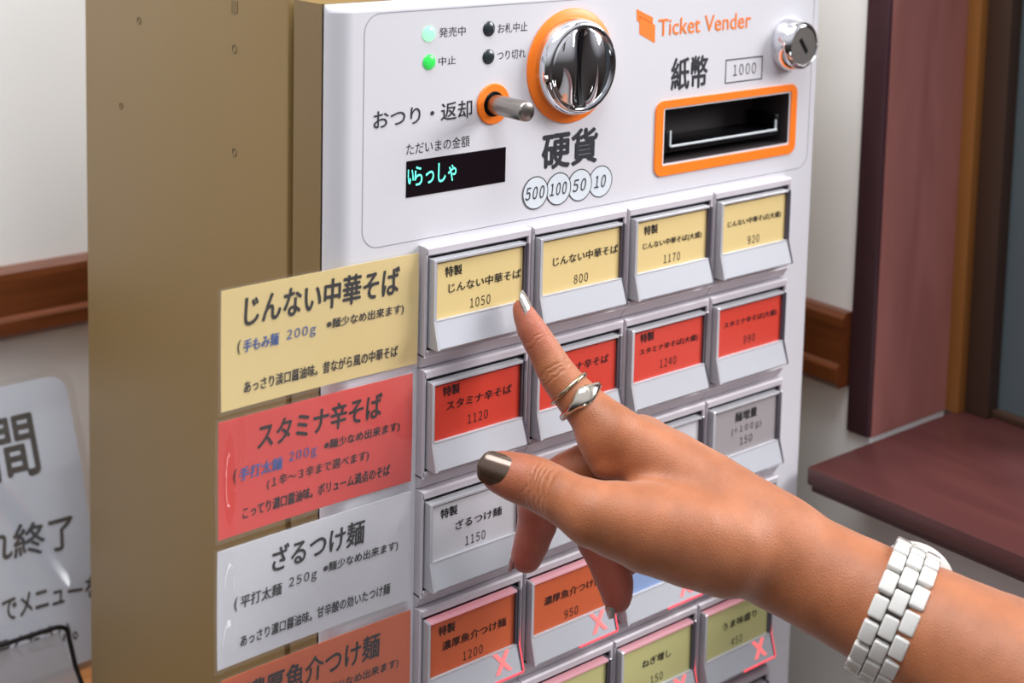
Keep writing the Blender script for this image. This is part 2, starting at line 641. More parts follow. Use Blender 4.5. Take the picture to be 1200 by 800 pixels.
# indicator lamps
for x, z, m, lb in ((.059, 1.517, 'ledon', 'brightly lit green lamp'), (.067, 1.314, 'ledmid', 'dim green lamp'),
                    (.606, 1.517, 'ledoff', 'unlit dark lamp'), (.607, 1.311, 'ledoff', 'unlit dark lamp')):
    b = B()
    b.lathe((x, PY, z), (0, -1, 0), [(.056, -.02), (.056, .002), (.048, .010), (.02, .016)], 28)
    b.build('indicator_lamp', MT[m], mach, smooth=50, label=lb)

# amount display
b = B(); b.box((-.120, PY - .004, .357), (.791, PY + .02, .621), .003)
disp = b.build('display_window', MT['screen'], mach)
b = B()
put(b, 'らっしゃ', -.050, .325, .430, .145, PY - .0055, bold=.004)
put(b, 'い', -.108, -.058, .455, .105, PY - .0055, bold=.01)
b.build('display_lettering', MT['cyan'], disp)

# coin inlet
cx, cz = 1.418, 1.181
b = B()
b.lathe((cx, PY, cz), (0, -1, 0), [(.442, -.01), (.442, .012), (.430, .022), (.335, .022), (.335, -.01)], 72, closed=True)
coin = b.build('coin_inlet', MT['orange'], mach, smooth=40)
b = B()
b.lathe((cx, PY, cz), (0, -1, 0), [(.372, .0), (.374, .05), (.366, .10), (.352, .135), (.334, .15), (.318, .148), (.312, .13), (.31, 0)], 96, closed=True)
b.build('chrome_rim', MT['chrome'], coin, smooth=50)
b = B()
NR, NS = 30, 120
v, f = [], []
for i in range(NR + 1):
    r = .318 * i / NR
    for k in range(NS):
        t = 2 * math.pi * k / NS
        x, z = r * math.cos(t), r * math.sin(t)
        ax_ = abs(x)
        dome = .075 * (1 - (r / .318) ** 2)
        val = .115 * math.exp(-(ax_ / .075) ** 2) * (1 - (z / .318) ** 2)
        h = .130 + dome - val
        if r > .30:
            h = .126
        v.append((cx + x, PY - h, cz + z))
for i in range(NR):
    for k in range(NS):
        l = (k + 1) % NS
        f.append((i * NS + k, i * NS + l, (i + 1) * NS + l, (i + 1) * NS + k))
b.add(v, f)
b.build('chrome_dish', MT['chrome'], coin, smooth=70)
b = B()
pts = [(cx, PY - (.132 - .040 * (1 - (z / .318) ** 2)), cz + z) for z in np.linspace(-.285, .285, 25)]
v, f = [], []
for p in pts:
    for dx, dy in ((-.020, .03), (-.020, -.008), (.020, -.008), (.020, .03)):
        v.append((p[0] + dx, p[1] + dy, p[2]))
for i in range(24):
    for k in range(4):
        l = (k + 1) % 4
        f.append((i * 4 + k, i * 4 + l, i * 4 + 4 + l, i * 4 + 4 + k))
b.add(v, f)
b.build('coin_slot', MT['dark'], coin)

# change return lever
lx, lz = .657, .958
b = B()
b.lathe((lx, PY, lz), (0, -1, 0), [(.152, -.01), (.152, .010), (.146, .016), (.096, .016), (.092, .010), (.092, -.01)], 48, closed=True)
lev = b.build('return_lever', MT['orange'], mach, smooth=40)
b = B()
b.lathe((lx, PY, lz), (0, -1, 0), [(.096, -.01), (.096, .012), (.088, .020), (.082, .012), (.082, .006), (.02, .006)], 40)
b.build('black_collar', MT['dark'], lev, smooth=40)
b = B()
b.lathe((lx, PY, lz), (0, -1, 0), [(.074, -.01), (.074, .375), (.071, .388), (.062, .395), (.01, .395)], 48)
b.build('steel_pin', MT['steel'], lev, smooth=40)

# bill inlet
b = B()
ring_prism(b, rrect(2.356, 4.108, .190, .810, .085), rrect(2.440, 4.030, .272, .750, .02), PY - .014, PY + .01)
bill = b.build('bill_inlet', MT['orange'], mach, smooth=40)
b = B()
ring_prism(b, rrect(2.438, 4.034, .266, .756, .012), rrect(SX0, SX1, SZ0, SZ1, .006), PY - .006, PY + .012)
b.build('white_lip', MT['white'], bill)
b = B()
b.add([(SX0, PY, SZ0), (SX1, PY, SZ0), (SX1, PY, SZ1), (SX0, PY, SZ1), (SX0 + .02, .49, SZ0 + .03), (SX1 - .02, .49, SZ0 + .03),
       (SX1 - .02, .49, SZ1 - .03), (SX0 + .02, .49, SZ1 - .03)],
      [(0, 4, 5, 1), (1, 5, 6, 2), (2, 6, 7, 3), (3, 7, 4, 0), (4, 7, 6, 5)])
b.build('recess', mat('recess_plastic', lin(58, 52, 54), .5, spec=.3), bill)
b = B()
b.box((2.56, PY + .03, .365), (3.915, .48, .418), .008)
b.box((2.52, PY + .04, .36), (2.575, .45, .545), .008)
b.box((3.885, PY + .04, .36), (3.94, .45, .545), .008)
b.build('bill_tray', MT['dark'], bill, smooth=40)
b = B()
b.box((2.575, PY + .022, .405), (3.90, PY + .034, .424), .004)
b.box((2.566, PY + .030, .405), (2.584, PY + .042, .545), .003)
b.box((3.880, PY + .030, .405), (3.898, PY + .042, .50), .003)
b.build('tray_edge', mat('bright_tray_edge', lin(200, 208, 212), .3), bill)  # bright shine of the polished edge put into a pale colour

# lock
kx, kz = 3.978, 1.170
b = B()
b.lathe((kx, PY, kz), (0, -1, 0), [(.238, -.01), (.238, .02), (.230, .05), (.212, .13), (.196, .165), (.176, .176), (.172, .168), (.172, .10)], 64)
lock = b.build('lock', MT['chrome'], mach, smooth=40)
b = B()
b.lathe((kx, PY, kz), (0, -1, 0), [(.170, .10), (.170, .158), (.164, .164), (.01, .164)], 48)
b.build('lock_face', MT['lockface'], lock, smooth=40)
b = B()
ca, sa = math.cos(math.radians(-52)), math.sin(math.radians(-52))
for w, l, y, mi in ((.020, .078, .1655, 0),):
    P = [(-l, -w), (l, -w), (l, w), (-l, w)]
    vv = [(kx + p[0] * ca - p[1] * sa, PY - yy, kz + p[0] * sa + p[1] * ca) for yy in (.12, y) for p in P]
    b.add(vv, [(0, 1, 2, 3), (4, 7, 6, 5), (0, 4, 5, 1), (1, 5, 6, 2), (2, 6, 7, 3), (3, 7, 4, 0)])
b.build('keyhole', MT['dark'], lock)

# push buttons
ASP = 0.90788
MENU = {
    (0, 0): ('yellow', '特製', 'じんない中華そば', '1050'), (1, 0): ('yellow', '', 'じんない中華そば', '800'),
    (2, 0): ('yellow', '特製', 'じんない中華そば(大盛)', '1170'), (3, 0): ('yellow', '', 'じんない中華そば(大盛)', '920'),
    (0, 1): ('red', '特製', 'スタミナ辛そば', '1120'), (1, 1): ('red', '', 'スタミナ辛そば', '870'),
    (2, 1): ('red', '特製', 'スタミナ辛そば(大盛)', '1240'), (3, 1): ('red', '', 'スタミナ辛そば(大盛)', '990'),
    (0, 2): ('paper', '特製', 'ざるつけ麺', '1150'), (1, 2): ('paper', '', 'ざるつけ麺', '900'),
    (2, 2): ('paper', '', '', ''), (3, 2): ('greypaper', '麺増量', '(+100g)', '150'),
    (0, 3): ('orangepaper', '特製', '濃厚魚介つけ麺', '1200'), (1, 3): ('orangepaper', '', '濃厚魚介つけ麺', '950'),
    (2, 3): ('bluepaper', '', '', ''), (3, 3): ('paper', '', '', ''),
    (0, 4): ('greenpaper', '', '', ''), (1, 4): ('greenpaper', '', '', ''),
    (2, 4): ('greenpaper', '', 'ねぎ増し', '150'), (3, 4): ('greenpaper', '', 'うま味盛り', '450'),
    (2, 5): ('paper', '', '', ''), (3, 5): ('paper', '', '', ''),
}
SOLD = {(0, 3), (1, 3), (2, 3), (1, 4), (2, 4), (3, 4), (0, 4)}
CNAME = dict(yellow='yellow', red='red', paper='white', greypaper='grey', orangepaper='orange', bluepaper='blue', greenpaper='olive green')


def frame_box(b, x0, x1, z0, z1, hx0, hx1, hz0, hz1, y0, y1, bev):
    """bevelled plate with a rectangular hole"""
    o0 = [(x0, z0), (x1, z0), (x1, z1), (x0, z1)]
    o1 = [(x0 + bev, z0 + bev), (x1 - bev, z0 + bev), (x1 - bev, z1 - bev), (x0 + bev, z1 - bev)]
    h1 = [(hx0 - bev * .6, hz0 - bev * .6), (hx1 + bev * .6, hz0 - bev * .6), (hx1 + bev * .6, hz1 + bev * .6), (hx0 - bev * .6, hz1 + bev * .6)]
    h0 = [(hx0, hz0), (hx1, hz0), (hx1, hz1), (hx0, hz1)]
    loops = [(o0, y1), (o0, y0 + bev), (o1, y0), (h1, y0), (h0, y0 + bev * .6), (h0, y1)]
    v = [(p[0], y, p[1]) for lp, y in loops for p in lp]
    f = []
    for i in range(len(loops) - 1):
        for k in range(4):
            l = (k + 1) % 4
            f.append((i * 4 + k, i * 4 + l, i * 4 + 4 + l, i * 4 + 4 + k))
    b.add(v, f)


def button(c, r):
    paper, top, mid, price = MENU[(c, r)]
    X, Z = c, -r * ASP
    b = B()
    frame_box(b, X + .004, X + .996, Z - .815, Z - .004, X + .018, X + .955, Z - .765, Z - .068, 0.0, .12, .014)
    # sloping foot below the button
    b.prism([(.010, Z - .805), (.004, Z - .815), (.055, Z - .900), (.12, Z - .906), (.12, Z - .80)], 'x', X + .004, X + .996)
    root = b.build('push_button', MT['bank'], mach, at=(X + .5, 0, Z - .45), smooth=30,
                   label='menu button with %s paper label' % CNAME[paper] + (' and lit red sold-out mark' if (c, r) in SOLD else ''))
    b = B(); b.box((X + .012, .074, Z - .77), (X + .96, .088, Z - .062))
    hole = lambda d: [(X + .016 + d, Z - .767 + d), (X + .957 - d, Z - .767 + d), (X + .957 - d, Z - .066 - d), (X + .016 + d, Z - .066 - d)]
    ring_prism(b, hole(0), hole(.012), .013, .080)
    b.build('key_well', MT['gap'], root)
    b = B()
    b.prism([(-.036, Z - .538), (-.052, Z - .546), (-.112, Z - .728), (-.108, Z - .738), (.09, Z - .738), (.09, Z - .538)], 'x', X + .060, X + .915)
    b.build('key_lip', MT['lip'], root)
    b = B(); b.box((X + .082, -.030, Z - .536), (X + .878, .06, Z - .130))
    b.build('menu_label', MT[paper], root)
    # clear cover: left cheek with its wedge, top and right rims
    b = B()
    b.prism([(-.052, Z - .088), (-.058, Z - .095), (-.060, Z - .535), (-.116, Z - .735), (-.110, Z - .742), (.09, Z - .742), (.09, Z - .088)],
            'x', X + .034, X + .058)
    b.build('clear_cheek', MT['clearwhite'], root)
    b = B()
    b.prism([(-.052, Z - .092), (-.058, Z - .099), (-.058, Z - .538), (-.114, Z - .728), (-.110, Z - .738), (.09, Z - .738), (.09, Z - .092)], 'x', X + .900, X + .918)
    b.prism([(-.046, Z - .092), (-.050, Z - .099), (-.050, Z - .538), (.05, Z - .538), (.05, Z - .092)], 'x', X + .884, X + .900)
    b.build('clear_cheek', MT['refraction'], root)  # right cheek, grey standing in for the clear edge's dark refraction
    b = B()
    b.box((X + .058, -.054, Z - .112), (X + .888, .02, Z - .090), .004)
    b.build('clear_top_rim', MT['pinkrim'] if (c, r) in SOLD else MT['clearwhite'], root)
    b = B()
    b.box((X + .060, -.054, Z - .548), (X + .905, -.026, Z - .534), .003)
    b.build('clear_ledge', MT['clearwhite'], root)
    if mid:
        b = B()
        y = -.0325
        ink = MT['ink']
        if (c, r) == (3, 2):
            put(b, top, X + .335, X + .62, Z - .255, .085, y, bold=.02)
            put(b, mid, X + .30, X + .68, Z - .375, .075, y)
            put(b, price, X + .41, X + .57, Z - .475, .07, y)
        else:
            dz = .03 if top else .065
            if top:
                put(b, top, X + .150, X + .305, Z - .235 + (.018 if r == 1 else 0), .074, y, bold=.03)
            n = len(mid)
            w = min(.68, .088 * n)
            x0 = X + (.185 if n >= 7 else .29)
            if n > 9:
                x0, w = X + .145, .68
            if n < 5:
                x0, w = X + .30, .34
            put(b, mid, x0, x0 + w, Z - .358 + (.030 if r == 1 else 0) + (.03 if not top else 0), .070 if n < 9 else .060, y, bold=.004)
            w = .19 if len(price) == 4 else .145
            x0 = X + (.385 if len(price) == 4 else .405)
            put(b, price, x0, x0 + w, Z - .505 + (.03 if r == 1 else 0), .072, y, space=.7)
        b.build('label_lettering', ink, root)
    if (c, r) in SOLD:
        b = B()

        def slope(z):
            return -.052 - (.060) * ((Z - .546) - z) / .182 - .004
        for sx, sz in ((1, 1), (-1, 1)):
            P = [(-.062 * sx - .020, -.072 * sz), (-.062 * sx + .020, -.072 * sz), (.062 * sx + .020, .072 * sz), (.062 * sx - .020, .072 * sz)]
            P = [(X + .735 + px, Z - .615 + pz) for px, pz in P]
            b.add([(px, slope(pz) - .001 * (sx > 0), pz) for px, pz in P], [(0, 1, 2, 3)])
        b.build('sold_out_mark', MT['redmark'], root, label='glowing red mark')
        b = B()
        b.box((X + .50, -.119, Z - .745), (X + .918, -.100, Z - .729), .003)
        b.prism([(-.110, Z - .740), (-.116, Z - .725), (-.060, Z - .545), (-.050, Z - .40), (-.04, Z - .40), (-.04, Z - .545), (-.095, Z - .740)], 'x', X + .913, X + .925)
        b.build('sold_out_edge_glow', MT['redglow'], root, label='red glowing edge')


for key in sorted(MENU, key=lambda q: (q[1], q[0])):
    button(*key)


# ------------------------------------------------------------------ laminated menu signs
def sign(x0, x1, z0, z1, pm, label, lines, bow, blob=None, m=.028, ink2=None):
    root = thing('menu_sign', label, 'sign', ((x0 + x1) / 2, .06, z0), 'laminated menu signs on the machine front')

    def dy(x, z):
        u = (x - x0) / (x1 - x0)
        return .055 + bow[0] * (1 - u) ** 2 + bow[1] * math.sin(math.pi * u) + bow[2] * math.sin(3.1 * u + 4 * (z - z0))

    def fd(x, z):
        d = dy(x, z) - .010
        if blob:
            for bx, bz, sx, sz, h in blob:
                d -= h * math.exp(-((x - bx) / sx) ** 2 - ((z - bz) / sz) ** 2)
        return d

    def sheet(xa, xb, za, zb, fn, off, nx=50, nz=28, th=.004, rnd=0):
        v, f = [], []
        for j in range(nz + 1):
            for i in range(nx + 1):
                x = xa + (xb - xa) * i / nx
                z = za + (zb - za) * j / nz
                v.append((x, fn(x, z) + off, z))
        N = len(v)
        v += [(p[0], p[1] + th, p[2]) for p in v]
        w = nx + 1
        for j in range(nz):
            for i in range(nx):
                q = (j * w + i, j * w + i + 1, (j + 1) * w + i + 1, (j + 1) * w + i)
                f.append(q)
                f.append(tuple(a + N for a in reversed(q)))
        edge = [j for j in range(nx + 1)] + [(j + 1) * w + nx for j in range(nz)] + \
               [nz * w + nx - 1 - i for i in range(nx)] + [(nz - 1 - j) * w for j in range(nz - 1)]
        for i, a in enumerate(edge):
            c = edge[(i + 1) % len(edge)]
            f.append((a, a + N, c + N, c))
        return v, f
    b = B(); b.add(*sheet(x0, x1, z0, z1, dy, 0))
    b.build('paper_sheet', pm, root, smooth=60)
    b = B(); b.add(*sheet(x0 - m, x1 + m * .6, z0 - m * .8, z1 + m * .8, fd, 0, 90, 50, .002))
    b.build('laminate_film', MT['film'], root, smooth=60)
    b = B()
    for s, xa, xb, zb, h, mi, bold in lines:
        put(b, s, xa, xb, zb, h, 0, mi, bold * 1.7 + .003, xf=lambda x, z: (x, dy(x, z) - .003, z), shear=.06)
    b.build('printed_lettering', [MT['ink'], MT['blueink']], root)
    return root


NOTE = '※麺少なめ出来ます)'
sign(-1.605, -.022, -.862, -.048, MT['yellow'],
     'yellow laminated menu sign, topmost of the four signs beside the buttons',
     [('じんない中華そば', -1.435, -.185, -.318, .205, 0, .016), ('(', -1.482, -1.458, -.500, .10, 0, 0),
      ('手もみ麺', -1.440, -1.165, -.492, .085, 1, .014), ('200g', -1.105, -.875, -.492, .085, 1, .0),
      (NOTE, -.790, -.150, -.472, .078, 0, .012), ('あっさり淡口醤油味。昔ながら風の中華そば', -1.434, -.192, -.772, .082, 0, .01)],
     (-.0, .012, .004))
sign(-1.625, -.060, -1.735, -.928, MT['signred'],
     'coral red laminated menu sign, second from the top beside the buttons',
     [('スタミナ辛そば', -1.330, -.320, -1.190, .185, 0, .014), ('(', -1.510, -1.485, -1.375, .10, 0, 0),
      ('手打太麺', -1.468, -1.130, -1.368, .088, 1, .016), ('200g', -1.080, -.860, -1.352, .085, 1, 0),
      (NOTE, -.800, -.170, -1.332, .078, 0, .012), ('(1辛～3辛まで選べます)', -1.250, -.430, -1.490, .085, 0, 0.0),
      ('こってり濃口醤油味。ボリューム満点のそば', -1.440, -.245, -1.640, .082, 0, .012)],
     (-.0, .014, .005), [(-1.51, -1.34, .050, .30, .040)])
sign(-1.632, -.062, -2.640, -1.812, MT['paper'],
     'white laminated menu sign, third from the top beside the buttons',
     [('ざるつけ麺', -1.210, -.455, -2.085, .180, 0, .016), ('(', -1.500, -1.475, -2.270, .10, 0, 0),
      ('平打太麺', -1.455, -1.130, -2.262, .088, 0, .008), ('250g', -1.075, -.850, -2.250, .085, 0, 0),
      (NOTE, -.800, -.170, -2.225, .078, 0, .012), ('あっさり濃口醤油味。甘辛酸の効いたつけ麺', -1.455, -.230, -2.535, .082, 0, .008)],
     (-.0, .014, .005), [(-1.51, -2.10, .055, .26, .045), (-1.53, -2.48, .05, .12, .04)])
sign(-1.600, -.045, -3.540, -2.722, MT['orangepaper'],
     'orange laminated menu sign cut off by the bottom, below the white one',
     [('濃厚魚介つけ麺', -1.42, -.31, -2.985, .185, 0, .014), (NOTE, -.800, -.150, -3.13, .078, 0, .012)],
     (-.0, .014, .004))

# ------------------------------------------------------------------ counter, notice and its holder behind the machine
b = B(); b.box((-14, 4.15, -5.45), (4.2, 6.45, -5.15), .04)
b.box((-14, 4.3, FL), (-13.6, 6.4, -5.4))
b.box((3.7, 4.3, FL), (4.1, 6.4, -5.4))
o = b.build('wooden_counter', MT['counter'], None, at=(-4, 5.3, FL), smooth=40)
o['label'] = 'light brown wooden counter behind the machine, under the white notice'
o['category'] = 'counter'

nx0, nx1, nzb, nzt = -4.2, -.19, -5.13, -2.44


def ny(x, z):
    t = (nzt - z) / (nzt - nzb)
    q = .86 * x + .51 * z
    fold = -.048 * math.tanh((q + 2.66) / .12) * min(1, max(0, (nzt - .35 - z) / .5))
    return 5.62 - .95 * t - .03 * math.sin(math.pi * t) + fold


note = thing('notice', 'white laminated notice leaning behind the machine at the left edge', 'notice', (-2, 5.0, nzb))


def leaf(xa, xb, za, zb, off, nx=80, nz=60, r=.18):
    v, f = [], []
    for j in range(nz + 1):
        for i in range(nx + 1):
            x = xa + (xb - xa) * i / nx
            z = za + (zb - za) * j / nz
            # rounded upper right corner
            if x > xb - r and z > zb - r:
                d = math.hypot(x - xb + r, z - zb + r)
                mx = max(x - xb + r, z - zb + r)
                if d > 1e-6:
                    x, z = xb - r + (x - xb + r) * mx / d, zb - r + (z - zb + r) * mx / d
            v.append((x, ny(x, z) + off, z))
    N = len(v)
    v += [(p[0], p[1] + .004, p[2]) for p in v]
    w = nx + 1
    for j in range(nz):
        for i in range(nx):
            q = (j * w + i, j * w + i + 1, (j + 1) * w + i + 1, (j + 1) * w + i)
            f += [q, tuple(a + N for a in reversed(q))]
    return v, f


b = B(); b.add(*leaf(nx0 + .06, nx1 - .07, nzb + .05, nzt - .06, 0))
b.build('paper_sheet', mat('bluish_white_paper', lin(214, 219, 230), .5), note, smooth=60)
b = B(); b.add(*leaf(nx0, nx1, nzb, nzt, -.012))
b.build('laminate_film', film('notice_film', .5, .03, .10), note, smooth=60)
b = B()
nf = lambda x, z: (x, ny(x, z) - .004, z)
put(b, '間', -1.10, -.655, -3.30, .52, 0, bold=.025, xf=nf)
put(b, 'れ終了', -1.30, -.42, -4.02, .30, 0, bold=.03, xf=nf, shear=.1)
put(b, 'でメニューを', -1.18, -.26, -4.52, .20, 0, bold=.03, xf=nf, shear=.1)
put(b, '承ください。', -1.30, -.50, -4.86, .19, 0, bold=.03, xf=nf, shear=.1)
b.build('printed_lettering', MT['ink'], note)

hold = thing('card_stand', 'low black wire card stand in front of the white notice', 'stand', (-1.6, 4.3, -5.15))
b = B()
pts = [(-3.2, 4.35, -5.15), (-3.2, 4.50, -4.75)]
for k in range(6):
    t = math.radians(90 * k / 5)
    pts.append((-3.2 + .14 - .14 * math.cos(t), 4.53, -4.62 + .10 * math.sin(t)))
for k in range(6):
    t = math.radians(90 * k / 5)
    pts.append((-.86 + .14 * math.sin(t), 4.53, -4.62 + .10 * math.cos(t)))
pts += [(-.70, 4.42, -4.9), (-.66, 4.30, -5.13)]
b.tube(pts, .022, 10)
b.build('wire_frame', MT['wire'], hold, smooth=60)
b = B()
b.add([(-3.15, 4.52, -4.58), (-.80, 4.52, -4.58), (-.68, 4.33, -5.10), (-3.15, 4.33, -5.10),
       (-3.15, 4.53, -4.58), (-.80, 4.53, -4.58), (-.68, 4.34, -5.10), (-3.15, 4.34, -5.10)],
      [(0, 1, 2, 3), (7, 6, 5, 4), (0, 4, 5, 1), (1, 5, 6, 2), (2, 6, 7, 3), (3, 7, 4, 0)])
b.build('clear_plate', MT['acryl'], hold)

# ------------------------------------------------------------------ the pointing hand
CH = {
    'index': [(0.719, -0.217, -0.521, 0.072), (0.744, -0.298, -0.653, 0.106), (0.790, -0.414, -0.816, 0.121), (0.824, -0.531, -0.970, 0.139), (0.890, -0.676, -1.114, 0.154), (0.989, -0.920, -1.309, 0.202)],
    'index_mc': [(0.989, -0.920, -1.309, 0.202), (1.317, -1.244, -1.620, 0.281), (1.768, -1.795, -2.052, 0.352)],
    'middle_mc': [(1.290, -0.934, -1.461, 0.205), (1.571, -1.345, -1.747, 0.271), (1.813, -1.837, -2.081, 0.340)],
    'ring_mc': [(1.513, -0.841, -1.785, 0.197), (1.718, -1.305, -1.964, 0.281), (1.833, -1.821, -2.125, 0.328)],
    'pinky_mc': [(1.615, -0.782, -2.127, 0.174), (1.779, -1.260, -2.196, 0.252), (1.869, -1.794, -2.178, 0.305)],
    'thumb': [(0.283,-0.546,-1.548,0.148), (0.352,-0.634,-1.573,0.169), (0.433,-0.771,-1.597,0.183), (0.455,-1.017,-1.615,0.183), (0.528,-1.244,-1.669,0.216)],
    'thenar': [(0.528,-1.244,-1.669,0.216), (0.882,-1.430,-1.797,0.306), (1.389,-1.689,-1.982,0.346)],
    'middle': [(1.290, -0.934, -1.461, 0.199), (0.910, -0.586, -1.716, 0.169), (0.771, -0.428, -1.879, 0.160), (0.759, -0.413, -2.105, 0.148), (0.694, -0.372, -2.366, 0.120)],
    'ring': [(1.513, -0.841, -1.785, 0.191), (1.166, -0.641, -2.134, 0.171), (1.169, -0.730, -2.354, 0.158), (1.179, -0.820, -2.540, 0.135), (1.169, -0.853, -2.642, 0.107)],
    'pinky': [(1.615, -0.782, -2.127, 0.161), (1.408, -0.582, -2.387, 0.129), (1.454, -0.680, -2.525, 0.090)],
    'web': [(0.900, -0.860, -1.350, 0.13), (0.885, -0.960, -1.505, 0.10)],
    'arm': [(1.766, -1.798, -2.082, 0.376), (1.963, -2.144, -2.227, 0.384), (2.130, -2.499, -2.340, 0.408), (2.267, -2.830, -2.460, 0.461), (2.572, -3.717, -2.706, 0.569), (2.796, -4.531, -2.921, 0.629)],
    'arm2': [(1.977, -1.622, -2.180, 0.348), (2.196, -1.965, -2.358, 0.358), (2.371, -2.329, -2.482, 0.377), (2.557, -2.638, -2.622, 0.422), (2.974, -3.502, -2.959, 0.536), (3.275, -4.323, -3.226, 0.606)],
}
KB = dict(index=.05, index_mc=.10, middle_mc=.08, ring_mc=.10, pinky_mc=.10, thumb=.05, thenar=.12, middle=.03, ring=.03, pinky=.03, web=.09, arm=.14, arm2=.12)
HS = 0.024
lo = np.array([.0, -5.25, -3.95])
hi = np.array([3.95, -.05, -.38])
nn = np.ceil((hi - lo) / HS).astype(int) + 1
gx, gy, gz = [lo[i] + HS * np.arange(nn[i], dtype=np.float32) for i in range(3)]
F = np.full(nn, 1.0, np.float32)


def seg_sdf(a, c, ra, rc, sl):
    X = gx[sl[0]][:, None, None] - a[0]
    Y = gy[sl[1]][None, :, None] - a[1]
    Z = gz[sl[2]][None, None, :] - a[2]
    d = np.array(c) - np.array(a)
    L = float(d @ d)
    t = np.clip((X * d[0] + Y * d[1] + Z * d[2]) / L, 0, 1)
    return np.sqrt((X - t * d[0]) ** 2 + (Y - t * d[1]) ** 2 + (Z - t * d[2]) ** 2) - (ra + (rc - ra) * t)


for key in ('arm', 'arm2', 'pinky_mc', 'ring_mc', 'middle_mc', 'index_mc', 'thenar', 'thumb', 'index', 'web', 'middle', 'ring', 'pinky'):
    part = None
    pts = CH[key]
    # resample the chain smoothly
    P = np.array(pts)
    Q = []
    for i in range(len(P) - 1):
        p0, p1, p2, p3 = P[max(i - 1, 0)], P[i], P[i + 1], P[min(i + 2, len(P) - 1)]
        for t in (0, .5):
            Q.append(.5 * (2 * p1 + (p2 - p0) * t + (2 * p0 - 5 * p1 + 4 * p2 - p3) * t * t + (3 * p1 - p0 - 3 * p2 + p3) * t ** 3))
    Q.append(P[-1])
    Q = np.array(Q)
    mg = Q[:, 3].max() + .25
    sl = []
    for i, g in enumerate((gx, gy, gz)):
        i0 = max(0, int((Q[:, i].min() - mg - lo[i]) / HS))
        i1 = min(nn[i], int((Q[:, i].max() + mg - lo[i]) / HS) + 2)
        sl.append(slice(i0, i1))
    for i in range(len(Q) - 1):
        d = seg_sdf(Q[i][:3], Q[i + 1][:3], Q[i][3], Q[i + 1][3], sl)
        if part is None:
            part = d
        else:
            kk = .012
            h = np.clip(.5 + .5 * (part - d) / kk, 0, 1)
            part = part + (d - part) * h - kk * h * (1 - h)
    cur = F[sl[0], sl[1], sl[2]]
    kk = KB[key]
    h = np.clip(.5 + .5 * (cur - part) / kk, 0, 1)
    F[sl[0], sl[1], sl[2]] = cur + (part - cur) * h - kk * h * (1 - h)


def surface_nets(F):
    S = F < 0
    c = np.zeros(np.array(F.shape) - 1, np.int8)
    for dx in (0, 1):
        for dy in (0, 1):
            for dz in (0, 1):
                c += S[dx:S.shape[0] - 1 + dx, dy:S.shape[1] - 1 + dy, dz:S.shape[2] - 1 + dz]
    idx = np.argwhere((c > 0) & (c < 8))
    vid = -np.ones(c.shape, np.int64)
    vid[tuple(idx.T)] = np.arange(len(idx))
    acc = np.zeros((len(idx), 3))
    cnt = np.zeros(len(idx))
    cor = [(a, b_, d) for a in (0, 1) for b_ in (0, 1) for d in (0, 1)]
    for a in cor:
        for ax in range(3):
            if a[ax]:
                continue
            e2 = list(a); e2[ax] = 1
            f0 = F[idx[:, 0] + a[0], idx[:, 1] + a[1], idx[:, 2] + a[2]]
            f1 = F[idx[:, 0] + e2[0], idx[:, 1] + e2[1], idx[:, 2] + e2[2]]
            m = (f0 < 0) != (f1 < 0)
            t = np.where(m, f0 / np.where(m, f0 - f1, 1), 0)
            p = np.tile(np.array(a, float), (len(idx), 1))
            p[:, ax] += t
            acc[m] += p[m]
            cnt[m] += 1
    V = lo + HS * (idx + acc / cnt[:, None])
    quads = []
    for ax in range(3):
        o1, o2 = [i for i in range(3) if i != ax]
        s0 = [slice(None)] * 3; s1 = [slice(None)] * 3
        s0[ax] = slice(0, -1); s1[ax] = slice(1, None)
        ch = np.argwhere(S[tuple(s0)] != S[tuple(s1)])
        ch = ch[(ch[:, o1] > 0) & (ch[:, o2] > 0) & (ch[:, o1] < c.shape[o1]) & (ch[:, o2] < c.shape[o2])]
        q = []
        for d1, d2 in ((0, 0), (1, 0), (1, 1), (0, 1)):
            k = ch.copy(); k[:, o1] -= d1; k[:, o2] -= d2
            q.append(vid[tuple(k.T)])
        quads.append(np.stack(q, 1))
    return V, np.concatenate(quads)


HV, HQ = surface_nets(F)
E2 = np.concatenate([HQ[:, [0, 1]], HQ[:, [1, 2]], HQ[:, [2, 3]], HQ[:, [3, 0]]])
for _ in range(3):
    s = np.zeros_like(HV); n_ = np.zeros(len(HV))
    np.add.at(s, E2[:, 0], HV[E2[:, 1]]); np.add.at(s, E2[:, 1], HV[E2[:, 0]])
    np.add.at(n_, E2[:, 0], 1); np.add.at(n_, E2[:, 1], 1)
    HV = HV * .5 + .5 * s / n_[:, None]

# skin
sk = mat('tanned_skin', lin(186, 126, 92), 0.50, sss=0.12, coat=0.0)
t = sk.node_tree
pb = t.nodes['Principled BSDF']
tcn = t.nodes.new('ShaderNodeTexCoord')
no = t.nodes.new('ShaderNodeTexNoise'); no.inputs['Scale'].default_value = 70; no.inputs['Detail'].default_value = 5
rp = t.nodes.new('ShaderNodeValToRGB')
rp.color_ramp.elements[0].position, rp.color_ramp.elements[0].color = .3, lin(148, 86, 50)
rp.color_ramp.elements[1].position, rp.color_ramp.elements[1].color = .7, lin(168, 102, 64)
t.links.new(tcn.outputs['Object'], no.inputs['Vector'])
t.links.new(no.outputs['Fac'], rp.inputs[0])
at_ = t.nodes.new('ShaderNodeAttribute'); at_.attribute_name = 'ruddy_shade'
mxr = t.nodes.new('ShaderNodeMix'); mxr.data_type = 'RGBA'
t.links.new(at_.outputs['Fac'], mxr.inputs['Factor'])
t.links.new(rp.outputs[0], mxr.inputs['A'])
mxr.inputs['B'].default_value = lin(164, 80, 66)
t.links.new(mxr.outputs['Result'], pb.inputs['Base Color'])
